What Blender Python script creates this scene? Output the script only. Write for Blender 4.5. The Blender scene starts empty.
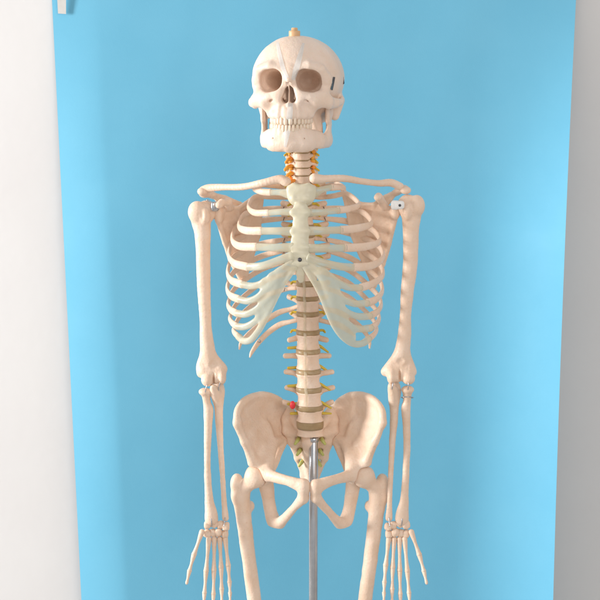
import bpy, math, random
import numpy as np
from mathutils import Vector
random.seed(4)
RNG = np.random.RandomState(11)
scene = bpy.context.scene
C = scene.collection

# ------------------------------------------------------------------ camera
S = 0.0018                 # metres per model unit
F = 1444.0                 # viewing distance in model units
PITCH = math.radians(10)
ZC = 1.33                  # height in metres of the point looked at
CAMU = np.array([0, -F*math.cos(PITCH), F*math.sin(PITCH)])
cam = bpy.data.cameras.new('camera'); camo = bpy.data.objects.new('camera', cam); C.objects.link(camo)
camo.location = (0, CAMU[1]*S, CAMU[2]*S+ZC)
camo.rotation_euler = (math.pi/2-PITCH, 0, 0)
cam.sensor_width = 36; cam.lens = F/600*36; cam.clip_end = 100; cam.clip_start = .05
scene.camera = camo

# ------------------------------------------------------------------ light
w = bpy.data.worlds.new('World'); scene.world = w; w.use_nodes = True
bg = w.node_tree.nodes['Background']
bg.inputs[0].default_value = (1.0, 0.98, 0.965, 1); bg.inputs[1].default_value = 0.58
def area(name, loc, target, sx, sy, power, col):
    l = bpy.data.lights.new(name, 'AREA'); l.shape = 'RECTANGLE'; l.size = sx; l.size_y = sy
    l.energy = power; l.color = col
    o = bpy.data.objects.new(name, l); C.objects.link(o); o.location = loc
    o.rotation_euler = (Vector(target)-Vector(loc)).to_track_quat('-Z', 'Y').to_euler()
    return o
area('window_light', (-4.8, -0.75, 2.05), (0, 0.1, 1.35), 0.9, 1.7, 315, (1.0, .98, .96))
area('fill_light', (1.0, -3.5, 2.5), (0.2, 0.5, 1.3), 1.8, 1.3, 36, (1.0, .93, .86))  # unseen front fill, added to lift the shaded side and right wall
scene.view_settings.view_transform = 'Standard'; scene.view_settings.look = 'None'
scene.view_settings.exposure = 0; scene.view_settings.gamma = 1

# ------------------------------------------------------------------ helpers
def W(px, py, d=0.0):
    """model-space point at depth d seen at photo position (px, py)"""
    c, s = math.cos(PITCH), math.sin(PITCH)
    dx = px-300; dy = 300-py
    v = np.array([dx, F*c+dy*s, -F*s+dy*c])
    t = (d-CAMU[1])/v[1]
    return CAMU+v*t
def WL(pts): return [W(*p) for p in pts]

def link(name, verts, faces, mat, parent=None, smooth=True, uvs=None):
    v = np.asarray(verts, dtype=np.float64)
    ctr = (v.min(0)+v.max(0))/2
    me = bpy.data.meshes.new(name)
    vv = (v-ctr)*S
    if isinstance(faces, np.ndarray):
        n = len(faces); k = faces.shape[1]
        me.vertices.add(len(vv)); me.vertices.foreach_set('co', vv.astype(np.float32).ravel())
        me.loops.add(n*k); me.loops.foreach_set('vertex_index', faces.astype(np.int32).ravel())
        me.polygons.add(n); me.polygons.foreach_set('loop_start', np.arange(0, n*k, k, dtype=np.int32))
        me.update(calc_edges=True); me.validate()
    else:
        me.from_pydata(vv.tolist(), [], faces); me.update()
    if smooth: me.polygons.foreach_set('use_smooth', [True]*len(me.polygons))
    me.materials.append(mat)
    o = bpy.data.objects.new(name, me); C.objects.link(o)
    wl = Vector((ctr[0]*S, ctr[1]*S, ctr[2]*S+ZC))
    if parent is not None:
        o.parent = parent; o.location = wl-WORLD[parent.name]
    else:
        o.location = wl
    WORLD[o.name] = wl
    return o
WORLD = {}
def thing(name, label, cat, loc):
    o = bpy.data.objects.new(name, None); C.objects.link(o); o.location = loc
    o.empty_display_size = .05
    o['label'] = label; o['category'] = cat; WORLD[o.name] = Vector(loc)
    return o

# ---- signed distance volumes
class Vol:
    def __init__(s, pts, pad, h, sc=(1, 1, 1)):
        P = np.array(pts); s.h = h; s.lo = P.min(0)-pad; hi = P.max(0)+pad
        n = np.ceil((hi-s.lo)/h).astype(int)+1
        s.ax = [s.lo[i]+h*np.arange(n[i]) for i in range(3)]
        s.f = np.full(n, 12.0, dtype=np.float32); s.sc = np.array(sc, float)
    def _win(s, lo, hi):
        sl = []
        for i in range(3):
            a = max(0, int((lo[i]-s.lo[i])/s.h)); b = min(len(s.ax[i]), int((hi[i]-s.lo[i])/s.h)+2)
            if b <= a: return None
            sl.append(slice(a, b))
        X = s.ax[0][sl[0]][:, None, None]; Y = s.ax[1][sl[1]][None, :, None]; Z = s.ax[2][sl[2]][None, None, :]
        return tuple(sl), X, Y, Z
    def _mix(s, sl, d, k, op):
        a = s.f[sl]
        if op == 'sub': d = -d; hh = np.maximum(k-np.abs(a-d), 0)/k; s.f[sl] = np.maximum(a, d)+hh*hh*k*.25
        else: hh = np.maximum(k-np.abs(a-d), 0)/k; s.f[sl] = np.minimum(a, d)-hh*hh*k*.25
    def cone(s, a, b, ra, rb, k=2., op='add', sc=None):
        a = np.asarray(a, float); b = np.asarray(b, float)
        q = np.array(sc, float) if sc is not None else s.sc
        m = (max(ra, rb)+k+2*s.h)/q
        r = s._win(np.minimum(a, b)-m, np.maximum(a, b)+m)
        if r is None: return
        sl, X, Y, Z = r
        ab = (b-a)*q; L = max(ab@ab, 1e-9)
        px, py, pz = (X-a[0])*q[0], (Y-a[1])*q[1], (Z-a[2])*q[2]
        t = np.clip((px*ab[0]+py*ab[1]+pz*ab[2])/L, 0, 1)
        d = np.sqrt((px-t*ab[0])**2+(py-t*ab[1])**2+(pz-t*ab[2])**2)-(ra+(rb-ra)*t)
        s._mix(sl, d, k, op)
    def poly(s, pts, rad, k=2., op='add', sc=None):
        """chain of tapering segments, joined to the rest as one piece"""
        pts = np.asarray(pts, float); q = np.array(sc, float) if sc is not None else s.sc
        m = (max(rad)+k+2*s.h)/q
        W0 = s._win(pts.min(0)-m, pts.max(0)+m)
        if W0 is None: return
        sl0 = W0[0]; D = np.full([a.stop-a.start for a in sl0], 30., np.float32)
        for i in range(len(pts)-1):
            a, b = pts[i], pts[i+1]; mm = (max(rad[i], rad[i+1])+k+2*s.h)/q
            r = s._win(np.minimum(a, b)-mm, np.maximum(a, b)+mm)
            if r is None: continue
            sl, X, Y, Z = r; loc = tuple(slice(u.start-w_.start, u.stop-w_.start) for u, w_ in zip(sl, sl0))
            ab = (b-a)*q; L = max(ab@ab, 1e-9)
            px, py, pz = (X-a[0])*q[0], (Y-a[1])*q[1], (Z-a[2])*q[2]
            t = np.clip((px*ab[0]+py*ab[1]+pz*ab[2])/L, 0, 1)
            d = np.sqrt((px-t*ab[0])**2+(py-t*ab[1])**2+(pz-t*ab[2])**2)-(rad[i]+(rad[i+1]-rad[i])*t)
            dd = D[loc]; hh = np.maximum(.5-np.abs(dd-d), 0)/.5; D[loc] = np.minimum(dd, d)-hh*hh*.12
        s._mix(sl0, D, k, op)
    def ell(s, c, r, k=2., op='add', p=2):
        c = np.asarray(c, float); r = np.asarray(r, float)
        w_ = s._win(c-r-k-2*s.h, c+r+k+2*s.h)
        if w_ is None: return
        sl, X, Y, Z = w_
        x, y, z = (X-c[0]), (Y-c[1]), (Z-c[2])
        k0 = (np.abs(x/r[0])**p+np.abs(y/r[1])**p+np.abs(z/r[2])**p)**(1/p)
        k1 = np.sqrt((x/r[0]**2)**2+(y/r[1]**2)**2+(z/r[2]**2)**2)+1e-6
        d = (k0*(k0-1)/k1) if p == 2 else (k0-1)*r.min()
        s._mix(sl, d, k, op)
    def tri(s, a, b, c, r, k=2.):
        a, b, c = [np.asarray(v, float) for v in (a, b, c)]
        m = r+k+2*s.h
        w_ = s._win(np.minimum(np.minimum(a, b), c)-m, np.maximum(np.maximum(a, b), c)+m)
        if w_ is None: return
        sl, X, Y, Z = w_
        n = np.cross(b-a, a-c); nn = n@n
        def seg(p, q):
            e = q-p; vx, vy, vz = X-p[0], Y-p[1], Z-p[2]
            t = np.clip((vx*e[0]+vy*e[1]+vz*e[2])/(e@e), 0, 1)
            d2 = (vx-t*e[0])**2+(vy-t*e[1])**2+(vz-t*e[2])**2
            cr = np.cross(e, n)
            return d2, np.sign(vx*cr[0]+vy*cr[1]+vz*cr[2])
        d1, s1 = seg(a, b); d2, s2 = seg(b, c); d3, s3 = seg(c, a)
        edge = np.minimum(np.minimum(d1, d2), d3)
        pl = ((X-a[0])*n[0]+(Y-a[1])*n[1]+(Z-a[2])*n[2])**2/nn
        ins = np.abs(s1+s2+s3) > 2.5
        d = np.sqrt(np.where(ins, pl, edge))-r
        s._mix(sl, d, k, 'add')
    def fan(s, ring, c, r, k):
        keep = s.f; s.f = np.full(keep.shape, 12.0, np.float32)
        for i in range(len(ring)-1): s.tri(ring[i], ring[i+1], c, r, .6)
        D = s.f; s.f = keep; s._mix((slice(None),)*3, D, k, 'add')
    def blur(s, n):
        f = np.clip(s.f, -5, 5)
        for _ in range(n):
            for ax in range(3):
                g = f.copy(); a = [slice(None)]*3; b = [slice(None)]*3; c = [slice(None)]*3
                a[ax] = slice(0, -2); b[ax] = slice(1, -1); c[ax] = slice(2, None)
                g[tuple(b)] = f[tuple(a)]*.25+f[tuple(b)]*.5+f[tuple(c)]*.25; f = g
        s.f = f
    def cyl(s, c, a, b, h, waist=.12, k=1.5, rnd=.8):
        """vertebral body: waisted elliptical drum, a/b half axes, h height"""
        c = np.asarray(c, float); m = np.array([a, b, h/2])+k+3
        sl, X, Y, Z = s._win(c-m, c+m)
        z = (Z-c[2])/(h/2); g = 1-waist*(1-np.clip(z*z, 0, 1.3))
        rr = np.sqrt(((X-c[0])/(a*g))**2+((Y-c[1])/(b*g))**2)
        d1 = (rr-1)*min(a, b)+rnd; d2 = np.abs(Z-c[2])-h/2+rnd+0*rr
        d = np.minimum(np.maximum(d1, d2), 0)+np.sqrt(np.maximum(d1, 0)**2+np.maximum(d2, 0)**2)-rnd
        s._mix(sl, d, k, 'add')
    def noise(s, amp, size):
        n = [int(len(a)*s.h/size)+3 for a in s.ax]
        g = RNG.rand(*n).astype(np.float32)*2-1
        out = g
        for i in range(3):
            t = np.arange(len(s.ax[i]))*s.h/size; j = t.astype(int); fr = (t-j); fr = fr*fr*(3-2*fr)
            A = np.take(out, j, axis=i); B = np.take(out, j+1, axis=i)
            sh = [1, 1, 1]; sh[i] = -1; fr = fr.reshape(sh).astype(np.float32)
            out = A*(1-fr)+B*fr
        s.f += amp*out
    def mesh(s, smooth=1):
        f = s.f
        f[0], f[-1], f[:, 0], f[:, -1], f[:, :, 0], f[:, :, -1] = 5, 5, 5, 5, 5, 5
        sg = f < 0
        sub = lambda a, i, j, k: a[i:a.shape[0]-1+i, j:a.shape[1]-1+j, k:a.shape[2]-1+k]
        cnt = sum(sub(sg, i, j, k).astype(np.int8) for i in (0, 1) for j in (0, 1) for k in (0, 1))
        mask = (cnt > 0) & (cnt < 8)
        I = np.argwhere(mask); idx = np.full(mask.shape, -1, np.int64); idx[mask] = np.arange(len(I))
        acc = np.zeros((len(I), 3)); num = np.zeros(len(I))
        cor = [(i, j, k) for i in (0, 1) for j in (0, 1) for k in (0, 1)]
        val = {c: f[I[:, 0]+c[0], I[:, 1]+c[1], I[:, 2]+c[2]] for c in cor}
        for c in cor:
            for ax in range(3):
                if c[ax]: continue
                e = list(c); e[ax] = 1; e = tuple(e)
                fa, fb = val[c], val[e]; m = (fa < 0) != (fb < 0)
                t = np.where(m, fa/np.where(m, fa-fb, 1), 0)
                p = np.tile(np.array(c, float), (len(I), 1)); p[:, ax] += t
                acc[m] += p[m]; num[m] += 1
        V = (I+acc/num[:, None])*s.h+s.lo
        faces = []
        for ax in range(3):
            a, b = (ax+1) % 3, (ax+2) % 3
            s0 = [slice(None)]*3; s1 = [slice(None)]*3; s0[ax] = slice(0, -1); s1[ax] = slice(1, None)
            ch = sg[tuple(s0)] != sg[tuple(s1)]
            E = np.argwhere(ch); E = E[(E[:, a] > 0) & (E[:, b] > 0) & (E[:, a] < f.shape[a]-1) & (E[:, b] < f.shape[b]-1)]
            def cell(da, db):
                q = E.copy(); q[:, a] -= da; q[:, b] -= db
                return idx[q[:, 0], q[:, 1], q[:, 2]]
            Q = np.stack([cell(1, 1), cell(0, 1), cell(0, 0), cell(1, 0)], 1)
            flip = ~sg[E[:, 0], E[:, 1], E[:, 2]]
            Q[flip] = Q[flip][:, ::-1]
            faces.append(Q)
        Fc = np.concatenate(faces)
        for _ in range(smooth):
            sm = np.zeros_like(V); ct = np.zeros(len(V))
            for i in range(4):
                np.add.at(sm, Fc[:, i], V[Fc[:, (i+1) % 4]]); np.add.at(ct, Fc[:, i], 1)
                np.add.at(sm, Fc[:, i], V[Fc[:, (i-1) % 4]]); np.add.at(ct, Fc[:, i], 1)
            V = V*.5+sm/ct[:, None]*.5
        return V, Fc

def crom(P, n=6):
    P = [np.asarray(p, float) for p in P]
    Q = [2*P[0]-P[1]]+P+[2*P[-1]-P[-2]]; out = []
    for i in range(1, len(Q)-2):
        for j in range(n):
            t = j/n
            out.append(.5*((2*Q[i])+(-Q[i-1]+Q[i+1])*t+(2*Q[i-1]-5*Q[i]+4*Q[i+1]-Q[i+2])*t*t+(-Q[i-1]+3*Q[i]-3*Q[i+1]+Q[i+2])*t**3))
    out.append(P[-1]); return np.array(out)
def tube(P, A, B=None, n=6, seg=14, up=(0, 0, 1), flat=(0, 0)):
    """sweep of an ellipse (A across, towards 'up'; B thickness) along a spline"""
    B = A if B is None else B
    R = crom([np.append(p, (a, b)) for p, a, b in zip(P, A, B)], n)
    P, A, B = R[:, :3], R[:, 3], R[:, 4]
    T = np.gradient(P, axis=0); T /= np.linalg.norm(T, axis=1)[:, None]+1e-9
    # rounded ends
    Pn, An, Bn, Tn = [], [], [], []
    for (sg, i) in ((-1, 0),):
        for c in (0.0, .35, .7, .93):
            pass
    def cap(i, sg, flatv):
        out = []
        dep = min(A[i], B[i])*(.25 if flatv else .9)
        for u in ((1.0, .05), (.8, .6), (.45, .89)):
            out.append((P[i]+T[i]*sg*dep*u[0], A[i]*u[1], B[i]*u[1], T[i]))
        return out
    rows = cap(0, -1, flat[0])+[(P[i], A[i], B[i], T[i]) for i in range(len(P))]+cap(-1, 1, flat[1])[::-1]
    up = np.array(up, float); V = []; Fc = []
    for (p, a, b, t) in rows:
        m = up-(up@t)*t
        if np.linalg.norm(m) < .15: m = np.array([1., 0, 0])-t[0]*t
        m /= np.linalg.norm(m); o = np.cross(t, m)
        for j in range(seg):
            th = 2*math.pi*j/seg
            V.append(p+m*a*math.cos(th)+o*b*math.sin(th))
    for i in range(len(rows)-1):
        for j in range(seg):
            k = (j+1) % seg
            Fc.append((i*seg+j, i*seg+k, (i+1)*seg+k, (i+1)*seg+j))
    Fc.append(tuple(range(seg))[::-1]); Fc.append(tuple((len(rows)-1)*seg+j for j in range(seg)))
    return np.array(V), Fc
def lathe(c, prof, seg=28, axis=(0, 0, 1)):
    ax = Vector(axis).normalized(); q = Vector((0, 0, 1)).rotation_difference(ax)
    V = []; Fc = []
    for (r, z) in prof:
        for j in range(seg):
            th = 2*math.pi*j/seg; v = q @ Vector((r*math.cos(th), r*math.sin(th), z)); V.append(np.array(v)+c)
    for i in range(len(prof)-1):
        for j in range(seg):
            k = (j+1) % seg; Fc.append((i*seg+j, i*seg+k, (i+1)*seg+k, (i+1)*seg+j))
    Fc.append(tuple(range(seg))[::-1]); Fc.append(tuple((len(prof)-1)*seg+j for j in range(seg)))
    return np.array(V), Fc
def join(parts):
    V = []; Fc = []; o = 0
    for v, f in parts:
        V.append(v); Fc += [tuple(i+o for i in q) for q in f]; o += len(v)
    return np.concatenate(V), Fc

# ------------------------------------------------------------------ materials
def mat(name, col, rough=.5, metal=0, sss=0, sssr=(1, .4, .2), trans=0, bump=0, bscale=300, var=None, vscale=30, spec=.5, alpha=1, ior=1.45, spots=None):
    m = bpy.data.materials.new(name); m.use_nodes = True; nt = m.node_tree; N = nt.nodes; L = nt.links
    b = N['Principled BSDF']
    b.inputs['Base Color'].default_value = (*col, 1); b.inputs['Roughness'].default_value = rough
    b.inputs['Metallic'].default_value = metal; b.inputs['IOR'].default_value = ior
    b.inputs['Specular IOR Level'].default_value = spec
    b.inputs['Subsurface Weight'].default_value = sss; b.inputs['Subsurface Radius'].default_value = sssr
    b.inputs['Subsurface Scale'].default_value = .004
    b.inputs['Transmission Weight'].default_value = trans; b.inputs['Alpha'].default_value = alpha
    geo = N.new('ShaderNodeNewGeometry')
    if var is not None:
        n1 = N.new('ShaderNodeTexNoise'); n1.inputs['Scale'].default_value = vscale; n1.inputs['Detail'].default_value = 5
        n1.inputs['Roughness'].default_value = .6
        L.new(geo.outputs['Position'], n1.inputs['Vector'])
        r = N.new('ShaderNodeMapRange'); r.inputs['From Min'].default_value = .35; r.inputs['From Max'].default_value = .68
        L.new(n1.outputs['Fac'], r.inputs['Value'])
        mx = N.new('ShaderNodeMix'); mx.data_type = 'RGBA'
        mx.inputs[6].default_value = (*col, 1); mx.inputs[7].default_value = (*var, 1)
        L.new(r.outputs['Result'], mx.inputs[0]); last = mx.outputs[2]
        if spots is not None:
            n3 = N.new('ShaderNodeTexNoise'); n3.inputs['Scale'].default_value = 260; n3.inputs['Detail'].default_value = 3
            L.new(geo.outputs['Position'], n3.inputs['Vector'])
            r3 = N.new('ShaderNodeMapRange'); r3.inputs['From Min'].default_value = .6; r3.inputs['From Max'].default_value = .78
            r3.inputs['To Max'].default_value = .55
            L.new(n3.outputs['Fac'], r3.inputs['Value'])
            mx3 = N.new('ShaderNodeMix'); mx3.data_type = 'RGBA'; L.new(last, mx3.inputs[6]); mx3.inputs[7].default_value = (*spots, 1)
            L.new(r3.outputs['Result'], mx3.inputs[0]); last = mx3.outputs[2]
        L.new(last, b.inputs['Base Color'])
        r2 = N.new('ShaderNodeMapRange'); r2.inputs['To Min'].default_value = rough*.85; r2.inputs['To Max'].default_value = min(1, rough*1.2)
        L.new(n1.outputs['Fac'], r2.inputs['Value']); L.new(r2.outputs['Result'], b.inputs['Roughness'])
    if bump:
        n2 = N.new('ShaderNodeTexNoise'); n2.inputs['Scale'].default_value = bscale; n2.inputs['Detail'].default_value = 4
        L.new(geo.outputs['Position'], n2.inputs['Vector'])
        bp = N.new('ShaderNodeBump'); bp.inputs['Strength'].default_value = 1; bp.inputs['Distance'].default_value = bump
        L.new(n2.outputs['Fac'], bp.inputs['Height']); L.new(bp.outputs['Normal'], b.inputs['Normal'])
    return m
M = {}
M['bone'] = mat('bone plastic', (.84, .66, .53), .42, sss=.08, var=(.79, .58, .43), vscale=30, bump=.0007, bscale=260, spec=.45, spots=(.70, .47, .32))
M['skull'] = mat('skull plastic', (.83, .675, .57), .4, sss=.08, var=(.79, .61, .48), vscale=24, bump=.0006, bscale=240, spec=.45, spots=(.74, .56, .44))
M['tooth'] = mat('tooth plastic', (.84, .70, .57), .3, sss=.2, var=(.80, .65, .50), vscale=60)
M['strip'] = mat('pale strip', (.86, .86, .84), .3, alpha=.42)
M['cartilage'] = mat('cartilage plastic', (.70, .67, .53), .3, sss=.5, sssr=(1, .9, .6), var=(.74, .70, .55), vscale=30, bump=.0005, bscale=110, alpha=.60)
M['sternum'] = mat('sternum plastic', (.74, .70, .54), .32, sss=.4, sssr=(1, .9, .6), var=(.76, .70, .54), vscale=34, bump=.0006, bscale=100, alpha=.86)
M['disc'] = mat('disc plastic', (.36, .25, .13), .35, sss=.3, var=(.46, .34, .20), vscale=50)
M['highlight_strip'] = mat('painted highlight', (.80, .70, .54), .4, sss=.3, alpha=.4)  # see-through pale tone of the painted spine highlight
M['nerve'] = mat('nerve plastic', (.72, .50, .05), .4, sss=.2, var=(.62, .50, .08), vscale=60)
M['sacral nerve'] = mat('sacral nerve plastic', (.50, .52, .16), .4, sss=.2)
M['artery'] = mat('artery plastic', (.92, .26, .04), .35, sss=.2, var=(.92, .50, .06), vscale=70)
M['red'] = mat('herniation plastic', (.75, .04, .05), .35)
M['steel'] = mat('steel', (.55, .57, .6), .28, metal=1, var=(.45, .47, .5), vscale=40)
M['darksteel'] = mat('dark steel', (.09, .09, .1), .4, metal=.8)
M['white'] = mat('white plastic', (.85, .85, .84), .35)
M['cap'] = mat('tan cap', (.72, .47, .26), .4, var=(.62, .38, .2), vscale=60)
M['wall'] = mat('painted wall', (.76, .755, .755), .75, var=(.74, .73, .73), vscale=3, bump=.0003, bscale=40)
M['floor'] = mat('floor vinyl', (.45, .43, .41), .5, var=(.40, .38, .36), vscale=6)
M['tape'] = mat('masking tape', (.66, .65, .63), .6, var=(.62, .60, .58), vscale=80)
M['paper'] = mat('blue backdrop', (.155, .47, .665), .62, var=(.145, .455, .65), vscale=7, bump=.00015, bscale=400, spec=.35)

# ------------------------------------------------------------------ setting
def plane(name, a, b, c, d, m):
    return link(name, [a, b, c, d], [(0, 1, 2, 3)], m, smooth=False)
WD = 400.0                               # depth of the wall behind the skeleton
zf = -ZC/S
wl = plane('wall', (-1500, WD, zf), (1500, WD, zf), (1500, WD, 1100), (-1500, WD, 1100), M['wall']); wl['kind'] = 'structure'
fl = plane('floor', (-1500, -1700, zf), (1500, -1700, zf), (1500, WD, zf), (-1500, WD, zf), M['floor']); fl['kind'] = 'structure'

# blue sheet, hung in front of the wall, both sides curling
def sheet():
    NU, NV = 150, 60; V = []
    for j in range(NV+1):
        py = -90+(900)*j/NV
        xl = 52+.049*py; xr = 576-.050*py+.00002*py*py
        for i in range(NU+1):
            u = i/NU; px = xl+(xr-xl)*u
            k = min(1, max(0, (py+20)/260.0))            # the curl grows downwards
            d = WD-9-30*k
            a = (px-xl)/46.0
            if a < 1: d += (1-a)**1.5*15*(.2+.8*k)        # left side bends back to the wall
            b = (xr-px)/100.0
            if b < 1: d -= (1-b)**2.2*60*(.03+.97*k**1.3)        # right side bends forward
            d += 1.1*math.sin(px*.017+py*.003+.7)+.4*math.sin(px*.037-py*.006)+.12*math.sin(px*.09+py*.03)
            V.append(W(px, py, d))
    V = np.array(V); n = len(V); back = V+np.array([0, .5, 0])
    idx = lambda i, j: j*(NU+1)+i
    Fc = []
    for j in range(NV):
        for i in range(NU):
            q = (idx(i, j), idx(i, j+1), idx(i+1, j+1), idx(i+1, j)); Fc.append(q); Fc.append(tuple(x+n for x in q[::-1]))
    rim = []
    for e, i in enumerate((0, NU)):                       # the cut edges have vertices of their own
        o_ = 2*n+len(rim)
        for j in range(NV+1): rim += [V[idx(i, j)], back[idx(i, j)]]
        for j in range(NV):
            q = (o_+2*j, o_+2*j+1, o_+2*j+3, o_+2*j+2); Fc.append(q if e == 0 else q[::-1])
    return np.concatenate([V, back, np.array(rim)]), Fc
v, f = sheet(); sh = link('backdrop_sheet', v, f, M['paper'])
sh['label'] = 'large light blue backdrop sheet hanging on the wall behind the skeleton'; sh['category'] = 'backdrop'
# tape
tp = [W(56.5, -14, WD-13), W(66, -14, WD-13), W(66, 14, WD-13), W(58, 13.5, WD-13)]
v = np.array(tp+[p+np.array([0, .6, 0]) for p in tp])
o = link('tape_strip', v, [(0, 3, 2, 1), (4, 5, 6, 7), (0, 1, 5, 4), (1, 2, 6, 5), (2, 3, 7, 6), (3, 0, 4, 7)], M['tape'], smooth=False)
o['label'] = 'short strip of off-white tape holding the top left of the blue sheet'; o['category'] = 'tape'

# ------------------------------------------------------------------ stand
st = thing('display_stand', 'grey metal rod stand rising behind the pelvis of the skeleton', 'stand', (W(313.5, 500, 26)[0]*S, 26*S, 0))
top = W(313.5, 430, 18)
v, f = lathe(np.array([top[0], top[1], 0]), [(4.6, zf+20), (4.6, top[2]-10), (4.3, top[2]-9.5), (3.4, top[2]-9), (3.4, top[2])]); link('pole', v, f, M['steel'], st)
v, f = lathe(np.array([top[0], top[1], 0]), [(5.4, top[2]-12), (5.6, top[2]-11.5), (5.6, top[2]-8), (5.2, top[2]-7.5)]); link('clamp', v, f, M['steel'], st)
v, f = lathe(top+np.array([0, -3.2, -4]), [(2.0, 0), (2.0, 1.4), (1.2, 2)], 16, (0, -1, 0)); link('bolt', v, f, M['darksteel'], st)
v, f = lathe(np.array([top[0], top[1], zf]), [(16, 14), (16, 24), (9, 32), (6, 60)]); link('hub', v, f, M['steel'], st)
for q in range(5):
    a = 2*math.pi*q/5+.3; e = np.array([top[0]+150*math.cos(a), top[1]+150*math.sin(a), zf+24])
    v, f = tube([np.array([top[0], top[1], zf+24]), e], [5, 5], [7, 7], seg=10); lg = link('leg', v, f, M['steel'], st)
    v, f = lathe(e+np.array([0, -4, -10]), [(12, 0), (13.5, 2), (13.5, 6), (12, 8)], 20, (0, 1, 0)); link('caster', v, f, M['darksteel'], lg)

# ------------------------------------------------------------------ skeleton
base = W(309, 470, 20)
SK = thing('skeleton_model', 'life-size cream plastic human skeleton hanging upright in front of the blue sheet', 'skeleton', (base[0]*S, base[1]*S, base[2]*S+ZC))

# ---- skull, modelled in its own frame then turned a little to the viewer's left
YAW = math.radians(-9.5)
SKC = W(297.5, 93, 0)
def skf(V):
    V = np.asarray(V, float); c, s = math.cos(YAW), math.sin(YAW)
    R = np.array([[c, -s, 0], [s, c, 0], [0, 0, 1.]])
    return V@R.T+SKC
def build_skull():
    v = Vol([(-46, -58, -48), (46, 66, 56)], 4, .62)
    v.ell((0, 9, 14), (44.2, 55, 40.6), 3)
    v.ell((0, -13, 17), (37.5, 36, 34.5), 12)
    v.ell((0, 10, -10), (34, 40, 15), 6); v.ell((0, 17, -18), (32.5, 27, 16), 6)
    for s in (-1, 1):
        v.ell((s*49.5, -23, -5), (7.5, 12, 14), 8, 'sub')              # temporal fossa
    for s in (-1, 1):
        v.poly([(s*7, -46, 20), (s*19, -46.5, 26.5), (s*30, -41, 23.5), (s*34, -34, 13)], [3.8, 3.2, 3.4, 3.4], 9)
        v.poly([(s*9, -46, 2), (s*19, -45, -2), (s*30, -38, 0), (s*34.5, -32, 7), (s*34, -33, 15)], [4.5, 4.2, 4.2, 3.6, 3.4], 4)
        v.poly([(s*12, -44, -4), (s*24, -41.5, -6), (s*34, -34, -6.5)], [6.5, 6.8, 6.4], 6); v.poly([(s*20, -40, -10), (s*19, -40, -18)], [6, 4], 6)
        v.poly([(s*36, -31, -8), (s*41.5, -20, -8.5), (s*44.3, -9, -8), (s*43.5, 2, -6.5), (s*39, 10, -5)], [5.4, 3.8, 2.8, 3, 4], 3, sc=(1.25, 1, .85))
        v.poly([(s*36, 17, -8), (s*35, 14, -23)], [8, 4.2], 4)
        v.poly([(s*12, -44, 12), (s*10, -46, -6), (s*11, -45, -16)], [3.6, 5, 6], 5)   # frontal process
        v.poly([(s*17, -20, -12), (s*20, -12, -26), (s*20, -6, -40)], [6, 6.5, 6], 4)       # pterygoid
    v.ell((0, -31, -6), (23, 17, 17), 6)
    v.ell((0, -35, -15), (19.5, 18, 10.5), 5)
    v.ell((0, -33, -19), (13, 10, 20), 4)
    for s in (-1, 1):
        v.poly([(s*18.5, -28, -18), (s*16.5, -41, -18), (s*8, -49.5, -18.5), (0, -51.5, -18.5)], [3.4, 3.4, 3.4, 3.4], 4, sc=(1, 1, .7))
        for (x, y) in ((3.5, -53.5), (9.5, -51.8), (14.6, -47.6)):      # roots under the bone
            v.poly([(s*x, y+.2, -12), (s*x*.98, y+.1, -20)], [1.0, 2.1], 3)
    v.poly([(0, -47, 22), (0, -50.5, 15), (0, -52.5, 13)], [4.6, 3.6, 2.4], 5)
    v.ell((0, -26, -31), (15, 20, 9), 4, 'sub')                         # under the palate
    # sockets
    for s in (-1, 1):
        for (cx, cz, r) in ((15.4, 15.6, 8.7), (21.2, 14.6, 8.7), (15.9, 11.4, 8.3), (21.6, 10.6, 8.5)):
            v.cone((s*cx, -62, cz), (s*(cx-.6), -36, cz), r, r*.98, 1.6, 'sub')
        v.ell((s*17.3, -34, 12.8), (9.6, 22, 8.8), 4, 'sub')
        v.ell((s*13, -22, 12), (7, 18, 7), 6, 'sub')
        v.cone((s*24, -32, 5), (s*15, -18, 7), 1.4, 1.4, 1, 'sub')      # fissure
        v.cone((s*15.5, -50, -5.2), (s*19.5, -46, -5.6), .6, .7, 1.5, 'sub')   # infraorbital foramen
        v.ell((s*18, -51, -12), (4.5, 3, 4), 6, 'sub')                # canine fossa
        v.ell((s*27.5, -25, -24), (6.5, 14, 13.5), 4, 'sub')                # space behind the cheek
    # nose
    for y in (-58, -52, -46, -40, -35):
        v.cone((0, y, 12), (0, y, 4), 1.5, 4.4, 1.2, 'sub')
        for s in (-1, 1): v.cone((s*1.3, y, 4), (s*3.4, y, -4.2), 3.6, 4.3, 1.2, 'sub')
    v.poly([(0, -51.5, -9), (0, -54, -10)], [1.8, .9], 2)
    v.poly([(-.2, -45, 11), (.3, -46, -8)], [.5, .55], 1, sc=(1, .12, 1))
    for s in (-1, 1): v.poly([(s*5.4, -40, 3), (s*4.6, -43, -4)], [1.3, 1.4], 1)
    # groove for the calvaria cut
    v.noise(.3, 11); v.noise(.1, 3.5)
    return v.mesh(2)
V, Fc = build_skull()
skull = link('skull', skf(V), Fc, M['skull'], SK)
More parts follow.
